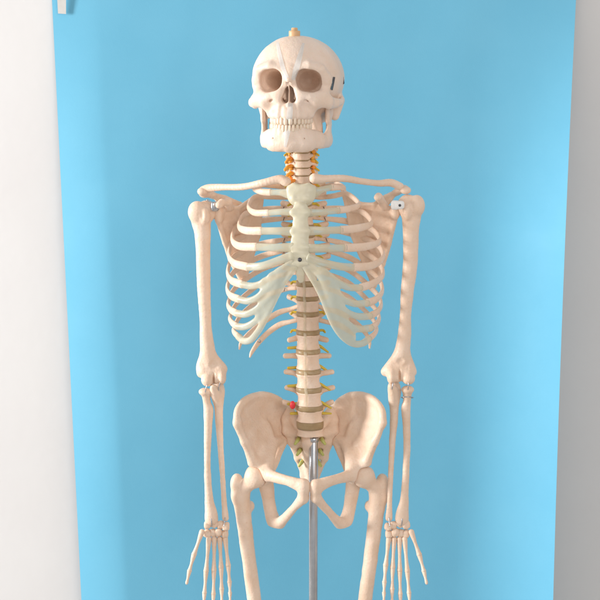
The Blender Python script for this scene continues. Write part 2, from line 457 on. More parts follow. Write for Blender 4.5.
def build_jaw():
    v = Vol([(-38, -56, -58), (38, 6, -2)], 5, .6)
    for s in (-1, 1):
        q = crom([(s*31.4, -3, -42.8), (s*30, -16, -43.2), (s*26, -32, -43.6), (s*15, -45, -43.8), (0, -49, -43.8)], 6); q[:, 2] = np.interp(np.abs(q[:, 0]), [0, 18, 27, 33], [-43.8, -43.8, -44.9, -44.9]); v.poly(q, np.interp(np.arange(len(q)), [0, len(q)*.6, len(q)], [3.9, 3.9, 4.2]), 3, sc=(1, 1, .56)); q2 = q[q[:, 0]*s < 20]; v.poly(q2, [3.6]*len(q2), 4, sc=(1, 1, .45))
        q = crom([(s*25.5, -27, -40), (s*21, -35, -37.2), (s*14, -44, -36.2), (0, -49, -36)], 6); v.poly(q, [3.3]*len(q), 3, sc=(1, 1, .8))
        v.poly([(s*31.3, -7, -45), (s*31.8, -5, -30), (s*32, -5, -18)], [2.8, 2.5, 2.4], 3, sc=(1, .3, .7))
        v.poly([(s*31.6, -12.5, -26), (s*32, -15.5, -10)], [2.4, 1.7], 2.5, sc=(1, .7, 1))
        v.poly([(s*32, 0, -20), (s*33, 2.5, -9)], [2.4, 2.6], 2.5)
        v.ell((s*34, 2.5, -8), (5, 3.4, 3.2), 2)
        v.cone((s*15, -51, -41), (s*15, -42, -41), .8, .8, .8, 'sub')
        for (x, y) in ((2.8, -51.2), (7.6, -50), (12.8, -47.2)):
            v.poly([(s*x, y+.3, -32), (s*x, y+.9, -40)], [1.7, 1], 3)
        v.ell((s*11, -47.5, -47.5), (7, 4, 3.2), 6)
    v.ell((0, -51.5, -46), (7, 3, 4.5), 6)
    v.noise(.3, 8); v.noise(.15, 3)
    return v.mesh(2)
V, Fc = build_jaw(); jaw = link('lower_jaw', skf(V), Fc, M['skull'], skull)
def superq(c, r, yaw, p=3.2, taper=.8, up=True):
    V = []; Fc = []; nu, nv = 14, 9
    for j in range(nv+1):
        ph = -math.pi/2+math.pi*j/nv
        for i in range(nu):
            th = 2*math.pi*i/nu
            x, y, z = math.cos(ph)*math.cos(th), math.cos(ph)*math.sin(th), math.sin(ph)
            k = (abs(x)**p+abs(y)**p+abs(z)**p)**(-1/p); x, y, z = x*k, y*k, z*k
            g = 1-(1-taper)*(.5+.5*z*(1 if up else -1)); x *= g; y *= g
            x, y, z = x*r[0], y*r[1], z*r[2]
            V.append((c[0]+x*math.cos(yaw)-y*math.sin(yaw), c[1]+x*math.sin(yaw)+y*math.cos(yaw), c[2]+z))
    for j in range(nv):
        for i in range(nu):
            k = (i+1) % nu; Fc.append((j*nu+i, j*nu+k, (j+1)*nu+k, (j+1)*nu+i))
    return np.array(V), Fc
def arch(rx, ry, y0, n, wd, upper):
    # teeth placed along half an ellipse; widths in model units from the middle outwards
    a = 0; prev = 0
    for s in (-1, 1):
        acc = 0; th = 0
        for q in range(n):
            step = wd[q]
            # walk along the arc
            need = acc+step/2; L = 0; t = 0
            while L < need and t < math.pi/2+.4:
                L += math.hypot(rx*math.cos(t), ry*math.sin(t))*.004; t += .004
            x, y = rx*math.sin(t), y0-ry*math.cos(t)
            yaw = math.atan2(ry*math.sin(t), rx*math.cos(t))
            yield s*x, y, s*yaw, step
            acc += step
for (x, y, yaw, wdt) in arch(19, 27, -27.5, 7, [4.6, 3.7, 4.1, 3.7, 3.7, 5, 5], True):
    V, Fc = superq((x, y+.7, -23.9+random.uniform(-.35, .35)), (wdt*random.uniform(.48, .53), 2.3 if wdt < 4.9 else 3.0, 4.3), yaw+random.uniform(-.05, .05), taper=.78, up=True)
    link('tooth', skf(V), Fc, M['tooth'], skull)
for (x, y, yaw, wdt) in arch(18.6, 25.5, -27.2, 7, [3.1, 3.4, 3.9, 3.8, 3.8, 5.2, 5.2], False):
    V, Fc = superq((x, y+.2, -31.2+random.uniform(-.25, .25)), (wdt*.5, 2.2 if wdt < 4.9 else 2.9, 3.9), yaw+random.uniform(-.06, .06), taper=.8, up=False)
    link('tooth', skf(V), Fc, M['tooth'], skull)
# pale strips laid over the surface of the skull (V on the forehead, one from nose to chin)
from mathutils.bvhtree import BVHTree
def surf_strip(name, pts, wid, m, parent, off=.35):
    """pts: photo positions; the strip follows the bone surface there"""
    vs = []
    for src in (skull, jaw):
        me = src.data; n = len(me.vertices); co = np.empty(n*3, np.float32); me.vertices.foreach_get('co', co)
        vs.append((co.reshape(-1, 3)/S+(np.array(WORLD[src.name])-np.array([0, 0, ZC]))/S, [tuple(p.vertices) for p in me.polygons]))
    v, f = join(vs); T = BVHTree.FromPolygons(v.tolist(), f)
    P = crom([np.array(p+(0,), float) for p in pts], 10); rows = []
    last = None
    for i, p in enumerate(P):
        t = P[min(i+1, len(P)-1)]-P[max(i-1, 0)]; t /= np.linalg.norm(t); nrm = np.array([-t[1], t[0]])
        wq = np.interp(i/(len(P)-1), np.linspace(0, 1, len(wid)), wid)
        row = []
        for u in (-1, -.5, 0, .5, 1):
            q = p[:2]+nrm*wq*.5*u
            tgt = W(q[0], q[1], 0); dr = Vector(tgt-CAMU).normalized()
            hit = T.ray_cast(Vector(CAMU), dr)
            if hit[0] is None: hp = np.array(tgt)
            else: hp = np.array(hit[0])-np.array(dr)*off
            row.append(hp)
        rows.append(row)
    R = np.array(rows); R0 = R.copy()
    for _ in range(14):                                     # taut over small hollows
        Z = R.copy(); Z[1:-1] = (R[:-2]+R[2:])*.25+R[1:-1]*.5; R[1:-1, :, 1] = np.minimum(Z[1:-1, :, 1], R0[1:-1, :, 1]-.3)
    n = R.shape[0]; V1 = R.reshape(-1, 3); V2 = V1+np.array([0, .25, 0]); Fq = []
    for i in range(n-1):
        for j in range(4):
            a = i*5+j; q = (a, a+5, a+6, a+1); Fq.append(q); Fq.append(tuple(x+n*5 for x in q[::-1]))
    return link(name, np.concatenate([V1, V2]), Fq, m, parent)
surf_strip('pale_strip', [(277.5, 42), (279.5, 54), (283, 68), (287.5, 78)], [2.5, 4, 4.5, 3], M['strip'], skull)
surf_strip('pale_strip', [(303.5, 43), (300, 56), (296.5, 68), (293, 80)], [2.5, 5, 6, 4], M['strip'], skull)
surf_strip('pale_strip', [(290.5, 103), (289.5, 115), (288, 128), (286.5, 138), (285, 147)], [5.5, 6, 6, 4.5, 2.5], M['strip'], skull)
# cap of the rod through the skull
tc = W(294.5, 39, -6)
v, f = lathe(tc, [(5.5, -6), (5.5, 7), (5.2, 7.8), (3.2, 8), (3.0, 10.2), (2.4, 10.8)]); link('rod_cap', v, f, M['cap'], skull)
v, f = tube([tc+np.array([5, 0, 2]), tc+np.array([9, 0, 1.4])], [1, .8], seg=8); link('pin', v, f, M['darksteel'], skull)
# hook on the temple, spring behind it, screw on the far temple
surf_strip('hook', [(334.3, 77), (333.2, 83), (331.6, 90)], [1.9, 2.0, 2.2], M['darksteel'], skull, .9)
for (a, b, d) in ((342.2, 77, 0), (342.8, 81.5, 1)):
    v, f = tube(WL([(a, b-1.8, d), (a+.3, b+1.6, d)]), [1.2, 1.3], seg=10); link('latch', v, f, M['darksteel'], skull)
v, f = lathe(W(256.5, 80, -20), [(1.1, 0), (1.1, 1.6), (.6, 2)], 12, (-.6, -1, 0)); link('screw', v, f, M['steel'], skull)

# ---- spine
DISCY = [284, 298, 313.6, 332, 351, 371, 389, 407, 423]
lev = []   # (name, x, y centre, height, half width, half depth, depth)
cerv = [(142, 5.2), (148.6, 6.0), (156, 6.3), (163.6, 6.4), (171.2, 6.6), (179.2, 7.2)]
def sx(y): return float(np.interp(y, [140, 180, 230, 300, 340, 380, 425], [301.5, 302, 305, 307.7, 308, 308.6, 310.3]))
def sd(y): return float(np.interp(y, [140, 180, 215, 260, 300, 340, 380, 410, 425], [3, 10, 24, 34, 30, 18, 8, 6, 12]))
for (y, h) in cerv: lev.append(('c', sx(y), y, h, 8.3, 6.2, sd(y)))
ty = [188.5, 199, 209.5, 220, 230.5, 241, 252, 263.5, 275.5]
for i, y in enumerate(ty): lev.append(('t', sx(y), y, [8.6, 8.6, 8.6, 8.8, 8.8, 9, 9.3, 9.8, 10][i], 8.6+i*.3, 8+i*.25, sd(y)))
for i in range(8):
    a, b = DISCY[i], DISCY[i+1]; y = (a+b)/2; g = 4.2 if i > 0 else 3.4
    lev.append(('t' if i < 3 else 'l', sx(y), y, b-a-g, [11.8, 12, 12.2, 12.8, 13, 13.4, 13.8, 14.6][i], [10, 10.3, 10.6, 11, 11.4, 11.6, 11.8, 12][i], sd(y)))
def tpdata(i, y):  # lumbar transverse processes (photo x of tips)
    return {3: (289.5, 326.5), 4: (285.3, 329), 5: (286, 332), 6: (287, 333), 7: (283.5, 331.5)}.get(i)
discpos = []
for n, (kind, x, y, h, a, b, d) in enumerate(lev):
    c = W(x, y, d)
    q = dict(c=(17, 26), t=(26, 40), l=(27, 34))[kind]
    v = Vol([c-np.array([q[0], b+3, 14]), c+np.array([q[0], q[1], 12])], 2, .62 if kind != 'c' else .5)
    v.cyl(c, a, b, h+(.9 if kind == 'c' else 0), .17 if kind == 'l' else (.10 if kind == 't' else .07))
    hh = h/2
    if kind == 'c':
        for s in (-1, 1):
            v.poly([c+np.array([s*(a-2), 1, -.3]), c+np.array([s*(a+3), 1.5, .2]), c+np.array([s*(a+6.2), 3.0, -1.6])], [2.0, 1.8, 1.7], 2)
            v.poly([c+np.array([s*(a-2), 5, .3]), c+np.array([s*(a+5), 7, -1.2])], [1.8, 1.9], 2)
            v.poly([c+np.array([s*(a-1), 9, 2.4]), c+np.array([s*(a+.5), 11, -2.8])], [2.6, 2.6], 2)
            v.poly([c+np.array([s*(a-1.5), 10, -.5]), c+np.array([0, 17, -2])], [1.8, 1.8], 2)
            v.poly([c+np.array([s*(a-2), -2, hh-.2]), c+np.array([s*(a-1), 2, hh+1])], [1.2, 1.0], 1.5)
        v.poly([c+np.array([0, 16, -2]), c+np.array([0, 24, -5])], [2, 2.2], 2)
    elif kind == 't':
        for s in (-1, 1):
            v.poly([c+np.array([s*(a-3), b-1, hh*.4]), c+np.array([s*(a+1), b+8, hh*.6]), c+np.array([s*(a+12-max(0, n-14)*2.5), b+13, hh*.9])], [2.8, 2.6, 3.0], 2)
            v.poly([c+np.array([s*6, b+8, 5]), c+np.array([s*6, b+9, -6])], [2.4, 2.2], 2)
            v.poly([c+np.array([s*6, b+8, 0]), c+np.array([0, b+14, -2])], [2.2, 2.2], 2)
        v.poly([c+np.array([0, b+13, -2]), c+np.array([0, b+23, -10])], [2, 1.8], 2)
    else:
        i = n-14-0; li = n-15+0
        tip = tpdata(n-15, y); tip = tip or (288, 330)
        ty_ = {3: 340, 4: 355.8, 5: 371.8, 6: 387.5, 7: 402}.get(n-15, y)
        for s, tx in ((-1, tip[0]), (1, tip[1])):
            e = W(tx, ty_, d+9)
            v.poly([c+np.array([s*(a-4), b-1, hh*.35]), np.array([c[0]+s*(a-.5), c[1]+b-1, (c[2]+hh*.4+e[2])/2]), e], [3.4, 2.9, 2.6], 2, sc=(1, 1, .95))
            v.poly([c+np.array([s*8, b+8, 6]), c+np.array([s*8.5, b+9, -7])], [3, 2.8], 2)
            v.poly([c+np.array([s*8, b+8, 0]), c+np.array([0, b+15, -2])], [2.6, 2.6], 2)
        v.poly([c+np.array([0, b+13, -1]), c+np.array([0, b+20, -3])], [2.4, 2.4], 2, sc=(1, 1, .5))
    v.noise(.25, 4)
    V, Fc = v.mesh(1); vert = link('vertebra', V, Fc, M['bone'], SK)
    # disc below
    if n < len(lev)-1: x2, y2, h2, a2, b2, d2 = lev[n+1][1:]
    else: x2, y2, h2, a2, b2, d2 = sx(425), 431.5, 9, 14, 12, 14
    c2 = W(x2, y2, d2); top_ = c[2]-h/2; bot = c2[2]+h2/2; cc = (c+c2)/2; cc[2] = (top_+bot)/2
    hg = max(1.0, top_-bot); aa, bb = (a+a2)/2, (b+b2)/2
    prof = [(1, -hg/2-.6), (.93, -hg/2-.6), (.975, -hg*.25), (.98, 0), (.975, hg*.25), (.93, hg/2+.6), (1, hg/2+.6)][1:-1]
    V, Fc = lathe(np.zeros(3), prof, 36); V = V*np.array([aa, bb, 1])+cc
    V[:, 0] += (V[:, 2]-cc[2])/(c[2]-c2[2])*(c[0]-c2[0]); V[:, 1] += (V[:, 2]-cc[2])/(c[2]-c2[2])*(c[1]-c2[1])
    link('disc', V, Fc, M['disc'], vert)
    # nerve pair leaving below this vertebra
    if kind == 'c':
        for s in (-1, 1):
            p0 = cc+np.array([s*(aa-1), 5, 0]); p1 = cc+np.array([s*(aa+4), 4, -.6]); p2 = cc+np.array([s*(aa+7.5+(n % 2)), 1.5, -3.2])
            V, Fc = tube([p0, p1, p2], [1.5, 1.5, 1.1], seg=10); link('nerve', V, Fc, M['nerve'], vert)
    elif kind == 't':
        for s in (-1, 1):
            p0 = cc+np.array([s*(aa-2), b-2, 0]); p1 = cc+np.array([s*(aa+3.0), b, -.4]); p2 = cc+np.array([s*(aa+(6.5 if n < 14 else 5)), b-2, -2.0])
            V, Fc = tube([p0, p1, p2], [1.5, 1.4, 1.1], seg=10); link('nerve', V, Fc, M['nerve'], vert)
    else:
        for s, tx, dy in ((-1, {3: 288.3, 4: 288.3, 5: 288.5, 6: 288.3, 7: 291}.get(n-15, 290), 0), (1, {3: 328, 4: 329, 5: 330, 6: 331, 7: 331}.get(n-15, 330), 5)):
            yy = DISCY[min(8, n-14)]-(3 if s < 0 else 4)
            if n-15 == 7: yy = 413.5
            e = W(tx, yy+(dy if n-15 != 7 else 0), d+6); p0 = W(x+s*8, yy-1.5, d+8); p1 = W(x+s*12.5, yy-.4, d+7)
            V, Fc = tube([p0, p1, e], [2.0, 1.7, 1.0 if s > 0 else 1.5], seg=10); link('nerve', V, Fc, M['nerve'], vert)
# vertebral arteries of the neck
for s in (-1, 1):
    pts = []
    for i, y in enumerate(np.linspace(140, 186, 15)):
        pts.append(W(sx(y)+s*(11.6+1.1*math.sin(i*1.9)), y, sd(y)+1.5+math.sin(i*1.9)))
    V, Fc = tube(pts, [1.9]*len(pts), n=4, seg=12); link('artery', V, Fc, M['artery'], SK)
for (a, b) in ((288, 160), (287, 167.5), (288, 175), (290, 182)):
    V, Fc = tube(WL([(a+6, b-2, 9), (a+1, b-.6, 5), (a-2.2, b+2.2, 3)]), [1.7, 1.8, 1.3], seg=10); link('nerve', V, Fc, M['artery'], SK)
# highlight down the front of the lumbar spine, painted as a thin pale strip
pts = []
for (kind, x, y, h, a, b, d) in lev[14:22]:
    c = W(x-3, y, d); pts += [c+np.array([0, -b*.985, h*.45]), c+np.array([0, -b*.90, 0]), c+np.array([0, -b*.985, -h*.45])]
V, Fc = tube(pts, [.35]*len(pts), [1.4]*len(pts), n=3, seg=8, up=(0, 1, 0)); link('highlight_strip', V, Fc, M['highlight_strip'], SK)
V, Fc = superq(W(292.6, 405, 2), (3.0, 3, 4.2), 0, p=2.2, taper=.9); link('herniated_disc', V, Fc, M['red'], SK)

# ---- ribs
def vpos(n):  # thoracic vertebra n = 1..12
    k, x, y, h, a, b, d = lev[5+n]; return x, y, h, a, b, d
RIB = {
 # n: left  (lateral, front-side, joint), cartilage pts ; right same
 1: dict(L=[(262, 185, 8), (254, 188, -6), (261, 191.5, -20)], LJ=(271, 192.5, -27), LC=[(280, 192.5, -31), (290, 194, -34)],
         R=[(337, 184, 8), (344, 188, -6), (339, 187, -20)], RJ=(331, 187.5, -27), RC=[(323, 189.5, -31), (314, 193, -34)], hh=3.4),
 2: dict(L=[(255, 197, 22), (248.5, 206, 0), (254, 212.5, -22)], LJ=(269, 213, -36), LC=[(280, 212, -41), (292, 212, -43)],
         R=[(347, 194, 22), (359, 204, 0), (350, 208.5, -22)], RJ=(337.5, 210.5, -36), RC=[(324, 212, -41), (309, 213, -43)], hh=3.4),
 3: dict(L=[(245, 214, 26), (239, 226, -2), (246, 230.5, -28)], LJ=(262, 231, -42), LC=[(277, 231, -48), (293, 231.5, -49)],
         R=[(362, 212, 26), (371.5, 223, -2), (359, 228, -28)], RJ=(340.5, 230, -42), RC=[(325, 230.5, -48), (309, 231, -49)], hh=4.0),
 4: dict(L=[(238, 226, 28), (232.3, 239, -2), (239, 246, -28)], LJ=(257, 247, -45), LC=[(275, 247.5, -52), (293, 247.5, -54)],
         R=[(371, 229, 28), (379.5, 241, -2), (366, 246.5, -28)], RJ=(344.5, 248, -45), RC=[(327, 248.5, -52), (309, 248.5, -54)], hh=4.1),
 5: dict(L=[(235, 240, 28), (229, 254, -2), (234, 263, -26)], LJ=(248, 267, -44), LC=[(262, 266, -54), (277, 261, -57), (292, 256, -58)],
         R=[(376, 244, 28), (383, 257, -2), (372, 265.5, -28)], RJ=(353.5, 267.5, -45), RC=[(340, 266.5, -53), (324, 263, -57), (308, 258, -58)], hh=4.1),
 6: dict(L=[(235, 256, 28), (228, 270, 0), (231, 280, -24)], LJ=(242.5, 284.5, -41), R=[(376, 260, 28), (383, 274, -2), (374, 283, -28)], RJ=(360, 288, -44), hh=4.1),
 7: dict(L=[(235, 271, 28), (227.6, 286, 2), (230, 295, -22)], LJ=(239.5, 299.5, -38), R=[(376, 276, 28), (382.3, 290, 0), (376.5, 299, -24)], RJ=(367, 303, -39), hh=4.0),
 8: dict(L=[(236, 287, 28), (228.6, 302, 4), (230, 309, -18)], LJ=(237, 313.5, -33), R=[(375, 292, 28), (381, 304, 4), (377, 312, -20)], RJ=(370, 316, -33), hh=3.8),
 9: dict(L=[(238, 302, 30), (230.4, 316, 6), (231.5, 322, -14)], LJ=(237, 326.5, -28), R=[(373, 306, 30), (379, 317, 6), (376.5, 324, -14)], RJ=(371, 328, -27), hh=3.6),
 10: dict(L=[(242, 314, 32), (234.5, 327, 10), (234, 332, -6)], LJ=(238.5, 336.5, -20), R=[(371, 317, 32), (376.5, 328, 10), (374.5, 334, -6)], RJ=(369, 339, -19), hh=3.4),
}
for n in range(1, 11):
    R = RIB[n]; x, y, h, a, b, d = vpos(n)
    for s, K, J, Ck in ((-1, 'L', 'LJ', 'LC'), (1, 'R', 'RJ', 'RC')):
        head = W(x+s*(a-.5), y-h*.32, d+b*.8); neck = W(x+s*(a+9), y-h*.18, d+b+13)
        lat = R[K][0]
        k1 = .45 if n > 1 else .5
        xa = x+s*(a+9); ang = W(xa+(lat[0]-xa)*.5, (y-h*.18)+(lat[1]-y)*(.33), d+b+(22 if n > 2 else 6))
        pts = [head, neck, ang]+WL(R[K])+[W(*R[J])]
        H = R['hh']; t = 1.9 if n > 1 else 2.0
        Aw = [2.6, 2.4, H*.80, H*.80, H*.82, H*.96, H*1.02]; Bw = [2.2, 2.0, t, t, t, t, t*1.15]
        V, Fc = tube(pts, Aw, Bw, n=9, seg=18, flat=(0, 1))
        V = V+(RNG.rand(len(V), 3)-.5)*.12
        rb = link('rib', V, Fc, M['bone'], SK)
        jn = W(*R[J])
        if Ck in R:
            pts = [jn]+WL(R[Ck]); m_ = len(pts)
            dir_ = (np.array(pts[1])-pts[0]); pts[0] = pts[0]-dir_/np.linalg.norm(dir_)*1.5
            V, Fc = tube(pts, [H*.93]*(m_-1)+[H*(1.15 if n > 1 else 1.55)], [t*1.02]*m_, n=9, seg=18)
            cc = link('costal_cartilage', V, Fc, M['cartilage'], rb)
        # small wire pin near the spine
        if n >= 3:
            V, Fc = tube([neck+np.array([s*1.6, -3, 1.4]), neck+np.array([s*2.6, -3.4, -1.6])], [.4, .4], seg=6); link('wire_pin', V, Fc, M['darksteel'], rb)
for s, pts in ((-1, [(299, 306, 38), (291, 309, 44), (279, 312.5, 48), (265, 321, 46), (250, 333, 34), (241.5, 342, 22), (239.3, 349, 14)]),
               (1, [(318, 306, 38), (325, 309, 44), (338, 312, 48), (352, 320, 44), (364, 331, 32), (369.3, 341, 20), (369.6, 348, 14)]),
               (-1, [(297, 320, 30), (289, 322, 36), (280, 324.5, 40), (269, 332, 40), (259, 342, 34), (252, 352, 28), (250, 357, 25)]),
               (1, [(319, 320, 30), (327, 322, 36), (335, 323.5, 40), (343, 327, 40), (350, 332, 36), (355, 336, 32)])):
    m_ = len(pts); V, Fc = tube(WL(pts), [2.4, 2.4]+[3.0]*(m_-4)+[2.2, .9], [1.8]*(m_-1)+[.9], n=8, seg=16); rb = link('rib', V, Fc, M['bone'], SK)
V, Fc = lathe(W(259.8, 341, 29), [(1.3, 0), (1.3, 1.5)], 12, (0, -1, 0)); link('screw', V, Fc, M['steel'], SK)

# costal margins: the joined cartilages of the lower ribs
def margin(chains, jn):
    P = [W(*p) for c in chains for p in c]
    v = Vol(P, 8, .62, sc=(1, 1.9, 1))
    for c in chains:
        q = crom(WL(c[0:]), 4); r = np.linspace(c[0][3] if len(c[0]) > 3 else 3.7, 2.7, len(q))
        v.poly(q, r, 1.6)
    v.noise(.25, 5)
    return v.mesh(1)
def CH(*a): return list(a)
Lc = [CH((242.5, 284.5, -41), (253, 286, -48), (265, 281.5, -54), (277, 272, -57), (292, 261, -58)),
      CH((239.5, 299.5, -38), (249, 301, -46), (260, 295.5, -52), (271, 284.5, -56), (282, 273, -57), (294, 266, -57)),
      CH((237, 313.5, -33), (247, 314, -42), (258, 308, -48), (268, 298, -53), (277, 286, -56)),
      CH((237, 326.5, -28), (246, 326.5, -36), (256, 320.5, -43), (265, 310, -49), (273, 298, -53)),
      CH((238.5, 336.5, -20), (244, 341, -28), (251, 339.5, -35), (259, 330, -42), (266, 317.5, -48), (273, 303, -52), (281, 288, -55), (289, 276, -57), (296, 266, -57))]
Rc = [CH((360, 288, -44), (347, 287, -50), (335, 280, -54), (323, 270.5, -57), (308, 261, -58)),
      CH((367, 303, -39), (354, 303.5, -47), (342, 298, -52), (331, 287, -55), (320, 275, -57), (307, 266, -57)),
      CH((370, 316, -33), (358, 316.5, -42), (347, 312, -48), (337, 302, -52), (327, 287, -55)),
      CH((371, 328, -27), (360, 329, -36), (349, 325.5, -43), (340, 316, -48), (331, 300, -53)),
      CH((369, 339, -19), (362, 343.5, -27), (353, 343.5, -34), (343, 337, -41), (334, 325, -47), (327, 309, -52), (320, 293, -55), (311, 277, -57), (304, 266, -57))]
# cross webs that close the plate towards the margin
webL = [[(265, 281.5, -54), (263, 300, -50), (259, 318, -46)], [(272, 276, -56), (270, 290, -54), (266, 306, -50)], [(280, 272, -57), (277, 284, -56), (272, 294, -54)]]
webR = [[(333, 284, -54), (336.5, 300, -51), (341, 316, -46)], [(329, 280, -55), (333, 296, -53), (338, 312, -49), (344, 326, -44)], [(322, 273, -57), (326, 286, -55), (330, 300, -53), (336, 316, -48)], [(342, 321, -45), (348, 331, -41), (352, 337, -36)]]
for chains, web in ((Lc, webL), (Rc, webR)):
    P = [W(*p) for c in chains for p in c]
    v = Vol(P, 8, .62, sc=(1, 1.9, 1))
    for c in chains:
        q = crom(WL(c), 4); v.poly(q, np.linspace(3.8, 2.9, len(q)), 1.8)
    rw = 2.4 if chains is Lc else 4.2
    for c in web: q = crom(WL(c), 4); v.poly(q, [rw]*len(q), 5)
    v.blur(3); v.noise(.15, 8); V, Fc = v.mesh(2); link('costal_margin', V, Fc, M['cartilage'], SK)

# sternum
P = WL([(286, 180, -30), (318, 285, -60)])
v = Vol(P, 8, .6)
def srow(y, d): return W(301, y, d)
v.ell(W(301.3, 194, -36), (14.2, 4.4, 13.4), 2)
v.poly(WL([(290, 189, -33), (312.5, 189, -33)]), [4.0, 4.0], 3)
v.ell(W(301.3, 179.8, -34), (7.5, 9, 4), 3, 'sub')
v.poly(WL([(294, 199, -38), (308, 199, -38)]), [3, 3], 3)
v.poly(WL([(300.6, 206, -42), (300.2, 222, -47), (299.8, 240, -51), (299.6, 256, -54), (299.8, 263, -55)]), [3.0, 3.2, 3.7, 3.9, 3], 2, sc=(.43, 1, .9))
for y, d in ((212.5, -44), (231, -49), (247.5, -53), (257, -55), (263, -56)):
    v.poly(WL([(292.5, y, d), (307.8, y, d)]), [3.2, 3.2], 2.5)
v.poly(WL([(299.8, 262, -55), (300.5, 274, -54), (301, 282, -52)]), [2.6, 2.1, 1.3], 3, sc=(.5, 1, 1))
v.poly(WL([(288.5, 208, -46), (314, 208, -46)]), [.7, .7], 1.5, 'sub')
v.blur(2); v.noise(.3, 7); v.noise(.12, 3)
V, Fc = v.mesh(2); stn = link('sternum', V, Fc, M['sternum'], SK)
V, Fc = lathe(W(299.8, 259.8, -58.5), [(2.0, 0), (2.0, .9), (1.4, 1.5)], 16, (0, -1, .2)); link('screw', V, Fc, M['darksteel'], stn)

# ---- clavicles
for pts, r in ((((286, 181.5, -29), (279, 179.3, -28), (263, 182.8, -26), (243, 186.8, -13), (224, 187.2, 2), (210, 188, 12), (203, 190, 15)), (4.8, 4.2, 3.5, 3.2, 3.2, 4.0, 3.9)),
               (((314.5, 178.5, -29), (323, 179, -28), (343, 178.3, -23), (361, 181.2, -10), (378, 183.2, 3), (391, 182.8, 11), (400, 186.5, 15)), (5.2, 3.9, 3.3, 3.1, 3.2, 3.8, 4.0))):
    P = WL(pts); v = Vol(P, 8, .55); q = crom(P, 5); rr = crom([np.array([a]) for a in r], 5)[:, 0]
    v.poly(q, rr, 1.5); v.noise(.2, 9); V, Fc = v.mesh(1); link('collar_bone', V, Fc, M['bone'], SK)

# ---- scapulae
def scap(G, I, Sp, Mm, latl, supl, cor, spine, acr):
    G, I, Sp, Mm = [W(*p) for p in (G, I, Sp, Mm)]; latl, supl, cor, spine, acr = [WL(a) for a in (latl, supl, cor, spine, acr)]
    v = Vol([G, I, Sp, Mm]+latl+supl+cor+spine+acr, 10, .62)
    mid = (G*.3+I*.25+Sp*.15+Mm*.3)+np.array([0, 3, 0])
    ring = [G]+latl+[I, Mm, Sp]+supl+[G]
    for i in range(len(ring)-1): v.tri(ring[i], ring[i+1], mid, 1.0, 2)
    v.poly([G]+latl+[I], [4.5]+[2.7]*len(latl)+[2.4], 2.5)
    v.poly([I, Mm, Sp], [2.2, 1.6, 2.0], 2); v.poly([Sp]+supl, [1.6]*(1+len(supl)), 2)
    v.ell(G, (4.6, 7, 9.5), 4)
    v.poly(cor, [4.4, 4.0, 3.8, 3.6][:len(cor)], 3)
    for i in range(len(spine)-1):
        v.tri(spine[i], spine[i+1], mid, 1.1, 2)
    v.poly(spine, [1.8, 2.2, 2.8, 3.2][:len(spine)], 2)
    v.poly([spine[-1]]+acr, [3.4]+[4.6]*len(acr), 3, sc=(.9, .9, 1.15))
    v.blur(1); v.noise(.3, 6); V, Fc = v.mesh(1); return link('shoulder_blade', V, Fc, M['bone'], SK)
sl = scap((218.5, 213, 16), (243, 284, 46), (262, 194, 42), (259, 236, 54),
     [(219, 223, 20), (225, 243, 32), (231, 260, 40)], [(250, 200, 34), (238, 208, 24), (230, 207, 18)],
     [(229, 207, 16), (228, 202, 6), (222, 202.5, -2), (219, 205, -6)],
     [(256, 212, 54), (240, 204, 48), (225, 198, 38), (212, 195, 28)], [(204, 193.5, 20), (202, 191.5, 13)])
sr = scap((395.5, 210, 16), (374, 286, 46), (343, 190, 42), (352, 236, 54),
     [(394.5, 220, 20), (389, 244, 30), (383, 264, 40)], [(352, 198, 34), (361, 204, 26), (374, 204, 18)],
     [(384, 206, 16), (381, 200, 6), (378.5, 196.5, -4), (377.5, 197.5, -7)],
     [(356, 214, 54), (372, 206, 48), (386, 197, 38), (397, 192, 28)], [(404, 189, 20), (406, 190.5, 13)])
# shoulder joint fittings
V, Fc = superq(W(395, 205, 0), (4.0, 2.0, 4.6), 0, p=5, taper=1); br = link('joint_bracket', V, Fc, M['white'], SK)
V, Fc = superq(W(399.8, 205, -1), (4.6, 2.0, 4.2), 0, p=3.4, taper=1); link('joint_bracket', V, Fc, M['white'], SK)
V, Fc = lathe(W(399.8, 205.3, -2.9), [(1.3, 0), (1.3, .8), (.8, 1.2)], 14, (0, -1, 0)); link('screw', V, Fc, M['darksteel'], br)
V, Fc = superq(W(215, 206.5, 2), (4.2, 2.0, 4.8), .5, p=4, taper=1); br = link('joint_bracket', V, Fc, M['steel'], SK)
V, Fc = tube(WL([(207, 200, 2), (213, 203.5, 1), (217, 209, 0)]), [.8, .8, .8], seg=8); link('wire_spring', V, Fc, M['steel'], br)

